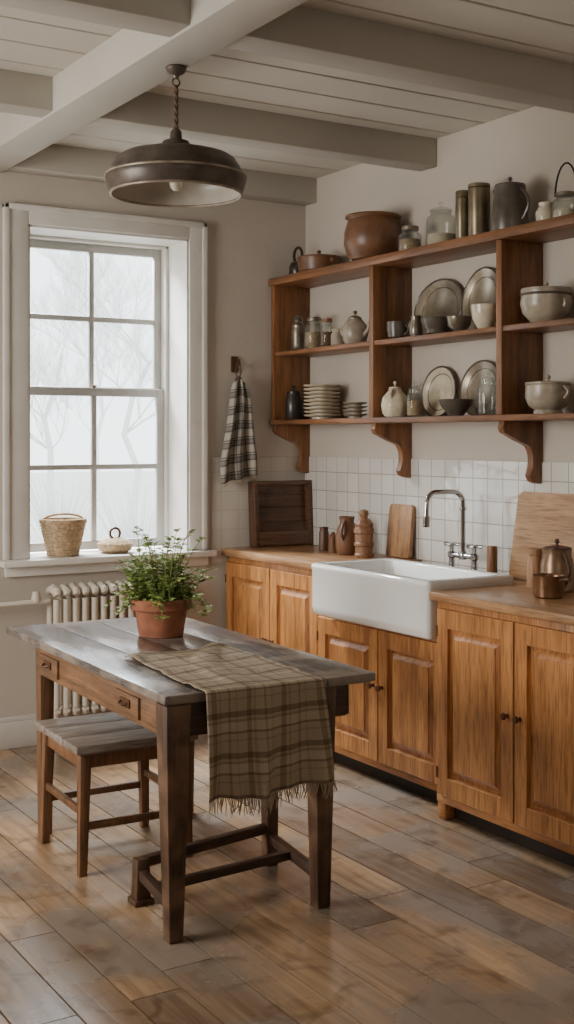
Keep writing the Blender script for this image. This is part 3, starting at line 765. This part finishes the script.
def leanboard(name, label, y, w, h, t, z, mt, tilt, r=0.02):
    m = MB(); poly = []
    for (sx, sz, a0) in ((1, 1, 0), (-1, 1, PI / 2), (-1, -1, PI), (1, -1, 1.5 * PI)):
        rr = r if sz > 0 else min(r, .012)
        for i in range(6):
            a = a0 + PI / 2 * i / 5
            poly.append((sx * (w / 2 - rr) + rr * math.cos(a), h / 2 + sz * (h / 2 - rr) + rr * math.sin(a)))
    m.prism(poly, lambda p, q, s: Vector((t * s, p, q)), .002)
    m.xform(Matrix.Rotation(math.radians(tilt), 4, 'Y')); lo, hi = m.bounds(); m.shift((0, 0, -lo.z))
    o = m.build(name, mt); o.location = (XR - 0.0095 - hi.x, y, z); return tag(o, label, 'board')
leanboard('cutting_board', 'upright wooden cutting board leaning on tiles left of the sink', 5.0, 0.19, 0.265, 0.022, ZL, light_z, 6)
leanboard('cutting_board', 'large pale wooden board leaning on the tiles right of the tap', 3.91, 0.45, 0.385, 0.02, ZRt, light_w, 9, r=0.035)
vessel('pepper_mill', 'small turned wooden mill between the tap and the pale board', 'mill', 492, 3.64, ZRt, [(0, 0), (.022, 0), (.024, .01), (.024, .12), (.022, .14), (0, .143)], turned)
vessel('wooden_canister', 'tall narrow brown wooden canister in front of the pale board', 'canister', 535, 3.57, ZRt, [(0, 0), (.032, 0), (.034, .01), (.032, .12), (.028, .13), (.032, .14), (.03, .16), (0, .165)], light_z)
vessel('coffee_pot', 'taupe metal coffee pot with handle at the right end of the worktop', 'pot', 557, 3.54, ZRt, hollow([(.06, 0), (.068, .01), (.066, .11), (.056, .15), (.06, .17)], .003), taupe,
       [('lid', lid(.058, .172, .014, .011), turned_d), ('handle', handle((.06, .16), (.067, .03), .045, .007, (0, -1, 0)), turned_d), ('spout', MB().tube([(0, .06, .08), (0, .085, .11), (0, .095, .155)], [.012, .009, .007], 10), taupe)], rotz=-.3)
vessel('saucepan', 'small brown saucepan in front of the taupe coffee pot', 'pan', 549, 3.38, ZRt, hollow([(.052, 0), (.06, .006), (.062, .08), (.064, .086)], .003), copperd,
       [('handle', MB().tube([(-.05, 0, .07), (-.09, .0, .076), (-.12, 0, .08)], [.006, .007, .008], 10), turned_d)], rotz=1.5)

# ---------------------------------------------------------------- towel, hook
tx = 3.303
HO = (tx, YB, 1.93)
m = MB(); m.box(tx - .022, tx + .022, YB - .014, YB, 1.9, 1.99, .006)
m.tube([(tx, YB - .012, 1.945), (tx, YB - .045, 1.94), (tx, YB - .055, 1.955), (tx, YB - .055, 1.972)], [.006, .006, .006, .008], 8)
tag(m.build('towel_hook', turned_d, None, HO), 'dark wooden hook holding the checked towel', 'hook')
WH = S(184, 176, 164)
towel_m = plaid('towel_check', [(0, (1, 1, 1, 1)), (.46, (.42, .42, .42, 1)), (.54, (1, 1, 1, 1)), (.60, (.42, .42, .42, 1)), (.68, (.62, .62, .62, 1)), (.9, (.42, .42, .42, 1))],
                [(0, WH), (.46, S(112, 108, 103)), (.54, WH), (.60, S(102, 99, 95)), (.68, S(138, 131, 123)), (.9, S(102, 99, 95))], 0.092)
def grid(nu, nv, f, U, V):
    m = MB(); uv = m.bm.loops.layers.uv.new('UVMap')
    vs = [[m.bm.verts.new(f(i / nu, j / nv)) for j in range(nv + 1)] for i in range(nu + 1)]
    for i in range(nu):
        for j in range(nv):
            fc = m.bm.faces.new((vs[i][j], vs[i + 1][j], vs[i + 1][j + 1], vs[i][j + 1]))
            for lp, (a, b) in zip(fc.loops, ((i, j), (i + 1, j), (i + 1, j + 1), (i, j + 1))): lp[uv].uv = (a / nu * U, b / nv * V)
    return m
def towf(u, v):
    w = 0.02 + 0.088 * min(1, (v * 1.3)) ** 0.65
    s = (u - .5) * 2
    z = 1.865 - 0.55 * v - 0.02 * abs(s) * (1 - v)
    y = YB - 0.055 - (0.014 + 0.012 * v) * math.sin(s * 7.5 + 1.6 * v) - 0.005 * math.sin(s * 15 + 3 * v) * v - 0.008 * (1 - v)
    return Vector((tx + s * w + 0.008 * math.sin(6 * v + s), y, z + 0.025 * s * v))
TO = (tx, YB - .05, 1.325)
tw = thing('tea_towel', 'grey and cream checked tea towel hanging on the back wall', 'towel', TO)
o = grid(56, 44, towf, 0.34, 0.55).build('cloth', towel_m, tw, TO, ang=180)
md = o.modifiers.new('s', 'SOLIDIFY'); md.thickness = 0.003
m = MB(); m.tube([(tx, YB - .05, 1.855), (tx - .018, YB - .05, 1.9), (tx - .006, YB - .055, 1.958), (tx + .006, YB - .055, 1.958), (tx + .018, YB - .05, 1.9), (tx, YB - .05, 1.855)], .0035, 6)
m.lathe([(0, 1.84), (.018, 1.842), (.021, 1.86), (.012, 1.875), (0, 1.878)], 12, c=(tx, YB - .052, 0)); m.build('loop', rope, tw, TO)
fr = plain('fringe_thread', S(162, 146, 122), .95, var=.2)
m = MB()
for i in range(44):
    p = towf((i + .5) / 44, 1.0); m.tube([p, p + Vector((random.uniform(-.003, .003), 0, -.02))], .0012, 4)
m.build('fringe', fr, tw, TO)

# ---------------------------------------------------------------- window sill things
wick = plain('wicker', S(172, 146, 114), .85, var=.38, scale=70, bmp=.6)
def basket_prof(r0, r1, h, n=12):
    o = []
    for i in range(n):
        t = i / n; r = r0 + (r1 - r0) * t; z = h * t
        o += [(r, z), (r + .005, z + h / n * .5)]
    return o + [(r1, h)]
sx = lambda px, Y: Y * (SY + CY * ((px - CX) / F)) / (CY - SY * ((px - CX) / F))
by = 6.03; bx = sx(63, by)
bk = thing('wicker_basket', 'tapered open wicker basket on the window sill', 'basket', (bx, by, .935))
MB().lathe(hollow(basket_prof(.08, .118, .175), .008), 32).build('body', wick, bk)
m = MB()
for k in range(2): m.torus((0, 0, .175 + .008 * k), .115, .008)
m.build('rim', wick, bk)
m = MB(); m.tube([(.112 * math.cos(a), 0, .178 + .035 * math.sin(a)) for a in [PI * i / 12 for i in range(13)]], .006, 8); m.build('handle', wick, bk)
by2 = 6.03; bx2 = sx(115, by2)
t = thing('small_dish', 'low round brown dish with ring handled lid on the window sill', 'dish', (bx2, by2, .935))
MB().lathe(hollow([(.06, 0), (.085, .015), (.095, .045), (.097, .05)], .005), 32).build('body', wick, t)
MB().lathe([(0, .05), (.092, .05), (.08, .062), (.045, .075), (.015, .08), (0, .08)], 28).build('lid', wick, t)
MB().torus((0, 0, .102), .028, .007, Matrix.Rotation(PI / 2, 3, 'X')).build('ring_handle', turned_d, t)

# ---------------------------------------------------------------- table
TC = (2.034, 4.14, 0); TR = math.radians(-1.5)
ED = .785
tb = thing('farmhouse_table', 'rustic farmhouse table with a worn grey plank top', 'table', TC, TR)
m = MB(); ws = [-.385, -.19, .0, .195, .385]
for a, b in zip(ws, ws[1:]): m.box(a + .0016, b - .0016, -ED, .8, .732, .76, .004)
m.box(-.37, .37, -ED + .01, .79, .728, .748)
m.build('tabletop', grey_top, tb)
def pc(mb, name, mt): return mb.build(name, mt, tb)
m = MB(); m.box(-.366, -.346, -.70, .47, .625, .728, .002); pc(m, 'apron', tan_y)
m = MB(); m.box(.28, .30, -.75, .47, .625, .728, .002); pc(m, 'apron', dark_x)
m = MB(); m.box(-.35, .28, -.765, -.745, .625, .728, .002); pc(m, 'apron', dark_x)
m = MB(); m.box(-.35, .28, .45, .47, .625, .728, .002); pc(m, 'apron', dark_x)
m = MB(); m.frustum(-.337, -.745, 0, .048, .728, .085, .005); pc(m, 'leg', dark_w)
m = MB(); m.frustum(.20, -.73, 0, .05, .728, .08, .005); pc(m, 'leg', dark_w)
m = MB(); m.frustum(-.335, .45, 0, .045, .728, .06, .004); pc(m, 'leg', tan_z)
m = MB(); m.frustum(.26, .42, 0, .045, .728, .06, .004); pc(m, 'leg', dark_w)
m = MB(); m.frustum(.25, -.30, 0, .045, .728, .055, .004); pc(m, 'leg', dark_w)
m = MB(); m.frustum(-.30, -.41, 0, .055, .15, .045, .006); m.box(-.335, -.265, -.445, -.375, 0, .02, .004); pc(m, 'foot', dark_w)
m = MB(); m.bar((-.30, -.41, .135), (.25, -.30, .135), .03, .034, .004); pc(m, 'stretcher', dark_x)
m = MB(); m.bar((-.315, -.56, .1), (.23, -.50, .1), .028, .03, .004); pc(m, 'stretcher', dark_x)
m = MB(); m.bar((-.335, -.74, .1), (-.30, -.41, .1), .03, .034, .004); pc(m, 'stretcher', dark_x)
m = MB(); m.bar((.20, -.73, .1), (.25, -.30, .1), .03, .034, .004); pc(m, 'stretcher', dark_x)
for (a, b) in ((-.56, -.36), (.2, .4)):
    m = MB(); m.box(-.376, -.364, a, b, .642, .712, .003)
    d = m.build('drawer', tan_y, tb)
    c = (a + b) / 2
    k = MB(); k.box(-.382, -.376, c - .04, c + .04, .668, .696, .002); k.tube([(-.382, c - .026, .684), (-.394, c - .018, .678), (-.394, c + .018, .678), (-.382, c + .026, .684)], .0035, 8); k.build('pull', bronze, d)

# runner
B0 = S(172, 155, 132); one = (1, 1, 1, 1)
run_m = plaid('runner_plaid', [(0, one), (.12, (.66, .61, .55, 1)), (.26, one), (.32, (.82, .79, .73, 1)), (.38, one), (.6, (.74, .68, .61, 1)), (.66, one), (.8, (.86, .83, .78, 1)), (.84, one)],
              [(0, B0), (.12, S(132, 114, 94)), (.26, B0), (.32, S(150, 133, 111)), (.38, S(182, 166, 142)), (.6, S(136, 118, 97)), (.66, S(174, 157, 133)), (.8, S(156, 139, 117)), (.84, B0)], 0.125)
Ltop, drop, WD = .68, .345, .42
def runf(u, v):
    s = v * (Ltop + drop); x = -.255 + WD * u
    if s < Ltop:
        f = 1 - s / Ltop; e = min(1, (Ltop - s) / .08)
        y = -ED + Ltop - s + .014 * math.sin(u * 8) * f
        rp = .010 * max(0, math.sin(9 * u + 8 * s + 1.5 * math.sin(6 * s)) - .3) + .012 * max(0, math.sin(24 * s - 5 * u) - .55)
        z = .7650 + rp * e
        return Vector((x + .012 * f + .008 * math.sin(s * 9), y + .03 * f * (u - .5), z))
    q = s - Ltop
    a = min(q / .02, PI / 2)
    y = -ED - .008 - .011 * math.sin(a); z = .7650 - .012 * (1 - math.cos(a)) - max(0, q - .03)
    k = q / drop
    y -= k * (.022 + .022 * math.sin(u * 12 + 1.0 + k * 1.8) + .013 * math.sin(u * 27 + 2 * k))
    return Vector((x + .008 * math.sin(Ltop * 9) + .012 * k * math.sin(u * 8) + (u - .5) * .02 * k, y - .002, z - .012 * k * math.sin(u * 4)))
rn = thing('table_runner', 'beige and brown plaid runner draped over the near table end', 'tablecloth', TC, TR)
o = grid(72, 110, runf, WD, Ltop + drop).build('cloth', run_m, rn, ang=180)
md = o.modifiers.new('s', 'SOLIDIFY'); md.thickness = .002; md.offset = 1
m = MB()
for i in range(95):
    p = runf((i + .5) / 95, 1.0); e = random.uniform(-.008, .008)
    m.tube([p, p + Vector((e, -.002, -.022)), p + Vector((e * 2 + random.uniform(-.006, .006), random.uniform(-.006, .006), -random.uniform(.038, .058)))], [.002, .0016, .0009], 5)
m.build('fringe', fr, rn)

# plant
PX = sx(161, 4.42)
pt = thing('potted_herb', 'leafy green herb in a terracotta pot on the table', 'plant', (PX, 4.42, .76))
MB().lathe(hollow([(.084, 0), (.088, .003), (.103, .1), (.104, .103), (.117, .105), (.121, .11), (.121, .142), (.117, .146)], .008, .02), 40).build('pot', terra, pt)
MB().lathe([(0, .125), (.107, .125), (.06, .134), (0, .136)], 24).build('soil', soil, pt)
leaf_m = plain('leaf_green', S(142, 160, 80), .7, var=.38, scale=22)
stem_m = plain('stem_green', S(124, 132, 76), .7, var=.2)
st, lf = MB(), MB()
rnd = random.Random(11)
def leaf(p, d, L, W):
    d = d.normalized(); side = d.cross(Vector((rnd.uniform(-.4, .4), rnd.uniform(-.4, .4), 1))).normalized(); up = side.cross(d)
    pts = [p, p + d * L * .3 + side * W * .5 + up * W * .12, p + d * L * .7 + side * W * .42 + up * W * .08, p + d * L - up * W * .15, p + d * L * .7 - side * W * .42 + up * W * .08, p + d * L * .3 - side * W * .5 + up * W * .12]
    mid1 = p + d * L * .35; mid2 = p + d * L * .7
    b = lf.bm; v = [b.verts.new(q) for q in pts]; a1 = b.verts.new(mid1); a2 = b.verts.new(mid2)
    for f in ((v[0], v[1], a1), (v[1], v[2], a2, a1), (v[2], v[3], a2), (v[0], a1, v[5]), (a1, a2, v[4], v[5]), (a2, v[3], v[4])): b.faces.new(f)
for i in range(150):
    a = rnd.uniform(0, 2 * PI); rr = rnd.uniform(0, .085); out = rnd.uniform(.01, .145); hh = rnd.uniform(.05, .2)
    if out > .10: hh *= .8
    droop = out > .085 and rnd.random() < .6
    if i < 22: hh = rnd.uniform(.2, .31); out = rnd.uniform(.02, .15)
    p0 = Vector((rr * math.cos(a), rr * math.sin(a), .13)); pts = []
    for k in range(6):
        t = k / 5
        zz = (hh * .45 * math.sin(t * PI * .8) - .06 * t * t) if droop else hh * math.sin(t * PI * .5)
        pts.append(p0 + Vector((math.cos(a) * out * t ** 1.2, math.sin(a) * out * t ** 1.2, zz)))
        if droop: pts[-1].z = max(pts[-1].z, .15 if (pts[-1].xy.length < .13) else .08)
    st.tube(pts, [.002, .002, .0018, .0015, .0012, .001], 4)
    for k in range(1, 6):
        for q in range(4 if i >= 22 else 3):
            b = rnd.uniform(0, 2 * PI); t = rnd.random(); base = pts[k - 1].lerp(pts[k], t)
            leaf(base, Vector((math.cos(b), math.sin(b), rnd.uniform(-.1, .6))), rnd.uniform(.018, .034), rnd.uniform(.014, .024))
st.build('stems', stem_m, pt); lf.build('leaves', leaf_m, pt, recalc=False)

# stool
SO2 = (1.865, 4.275, 0)
s = thing('wooden_stool', 'rustic wooden stool with a worn grey seat under the table', 'stool', SO2, math.radians(-2))
m = MB()
for a, b in ((-.235, -.08), (-.08, .08), (.08, .235)): m.box(-.235, .235, a + .001, b - .001, .432, .462, .005)
m.box(-.22, .22, -.22, .22, .425, .44); m.build('seat', grey_seat, s)
m = MB(); m.box(-.205, .205, -.205, -.187, .375, .427, .002); m.box(-.205, .205, .187, .205, .375, .427, .002)
m.box(-.205, -.187, -.19, .19, .375, .427, .002); m.box(.187, .205, -.19, .19, .375, .427, .002); m.build('apron', turned, s)
for sx_ in (-1, 1):
    for sy_ in (-1, 1):
        m = MB(); m.frustum(sx_ * .205, sy_ * .205, 0, .03, .426, .042, .003, sx_ * .192, sy_ * .192); m.build('leg', tan_z, s)
for (p, q) in (((-.2, -.2, .17), (.2, -.2, .17)), ((-.2, .2, .17), (.2, .2, .17)), ((-.2, -.2, .22), (-.2, .2, .22)), ((.2, -.2, .22), (.2, .2, .22))):
    m = MB(); m.bar(p, q, .018, .026, .003); m.build('stretcher', tan_z, s)

# ---------------------------------------------------------------- pendant lamp
LX, LY = 1.945, 3.925
LO = (LX, LY, 2.40)
lp = thing('pendant_lamp', 'wide dark brown enamel pendant lamp hanging from the ceiling beam', 'lamp', LO)
m = MB(); m.lathe([(0, .452), (.035, .452), (.038, .446), (.03, .43), (.012, .42), (.008, .41), (0, .41)], 24); m.build('canopy', shade_m, lp)
m = MB()
m.torus((0, 0, .398), .014, .003, Matrix.Rotation(PI / 2, 3, 'X'), 18, 6)
for s_ in (0, PI):
    m.tube([(.0045 * math.cos(i * .8 + s_), .0045 * math.sin(i * .8 + s_), .386 - i * .0066) for i in range(25)], .0052, 8)
m.build('cord', rope, lp)
m = MB(); m.lathe([(0, .16), (.05, .16), (.054, .172), (.046, .188), (.022, .196), (.02, .222), (.012, .232), (0, .233)], 24); m.build('socket', shade_m, lp)
outer = [(.230, .0), (.238, .01), (.247, .042), (.25, .058), (.246, .066), (.238, .068), (.233, .084), (.226, .1), (.223, .102), (.212, .122), (.19, .136), (.186, .137), (.14, .15), (.10, .158), (.096, .161), (.06, .165), (.0, .167)]
inner = [(.0, .163), (.058, .161), (.11, .152), (.175, .134), (.205, .118), (.218, .1), (.23, .08), (.24, .058), (.232, .012), (.230, .0)]
for nm, pr, mt_, k_ in (('shade', outer, shade_m, 1.0), ('shade_lining', inner, enamel_w, .985)):
    m = MB(); m.lathe([(r * k_, z) for r, z in pr], 56)
    bmesh.ops.delete(m.bm, geom=[f for f in m.bm.faces if len(f.verts) > 8], context='FACES_ONLY')
    m.build(nm, mt_, lp)
MB().torus((0, 0, .062), .2475, .005, None, 56, 8).torus((0, 0, .002), .230, .005, None, 56, 8).build('rim', rim_m, lp)
m = MB(); m.lathe([(0, .014), (.010, .016), (.020, .026), (.024, .042), (.020, .06), (.013, .08), (.012, .096), (0, .096)], 20); m.build('bulb', bulb_m, lp)
m = MB(); m.lathe([(0, .086), (.018, .086), (.022, .096), (.022, .162), (0, .162)], 20); m.build('bulb_holder', enamel_w, lp)

# ---------------------------------------------------------------- light
w = bpy.data.worlds.new('world'); bpy.context.scene.world = w; w.use_nodes = True
bg = w.node_tree.nodes['Background']; bg.inputs[0].default_value = (0.93, 0.965, 1.0, 1); bg.inputs[1].default_value = 4.6
def area(name, loc, target, sx_, sy_, power, colr):
    l = bpy.data.lights.new(name, 'AREA'); l.shape = 'RECTANGLE'; l.size = sx_; l.size_y = sy_; l.energy = power; l.color = colr
    o = bpy.data.objects.new(name, l); col.objects.link(o); o.location = loc
    o.rotation_euler = (Vector(target) - Vector(loc)).to_track_quat('-Z', 'Y').to_euler(); return o
area('sky_fill', (2.3, 7.3, 3.7), (2.2, 4.6, 0.8), 1.6, 1.0, 1150, (0.92, 0.96, 1.0))  # lamp added outside above the window, out of view, to strengthen its daylight
area('side_fill', (-1.45, 4.3, 1.75), (3.6, 4.3, 1.25), 1.6, 1.4, 135, (1.0, 0.965, 0.9))  # fill lamp added at the left wall, standing for an unseen window
area('room_fill', (0.4, -1.2, 2.2), (2.6, 4.5, 1.0), 2.2, 1.2, 14, (1.0, 0.94, 0.86))  # weak fill lamp added behind the camera, no fitting modelled
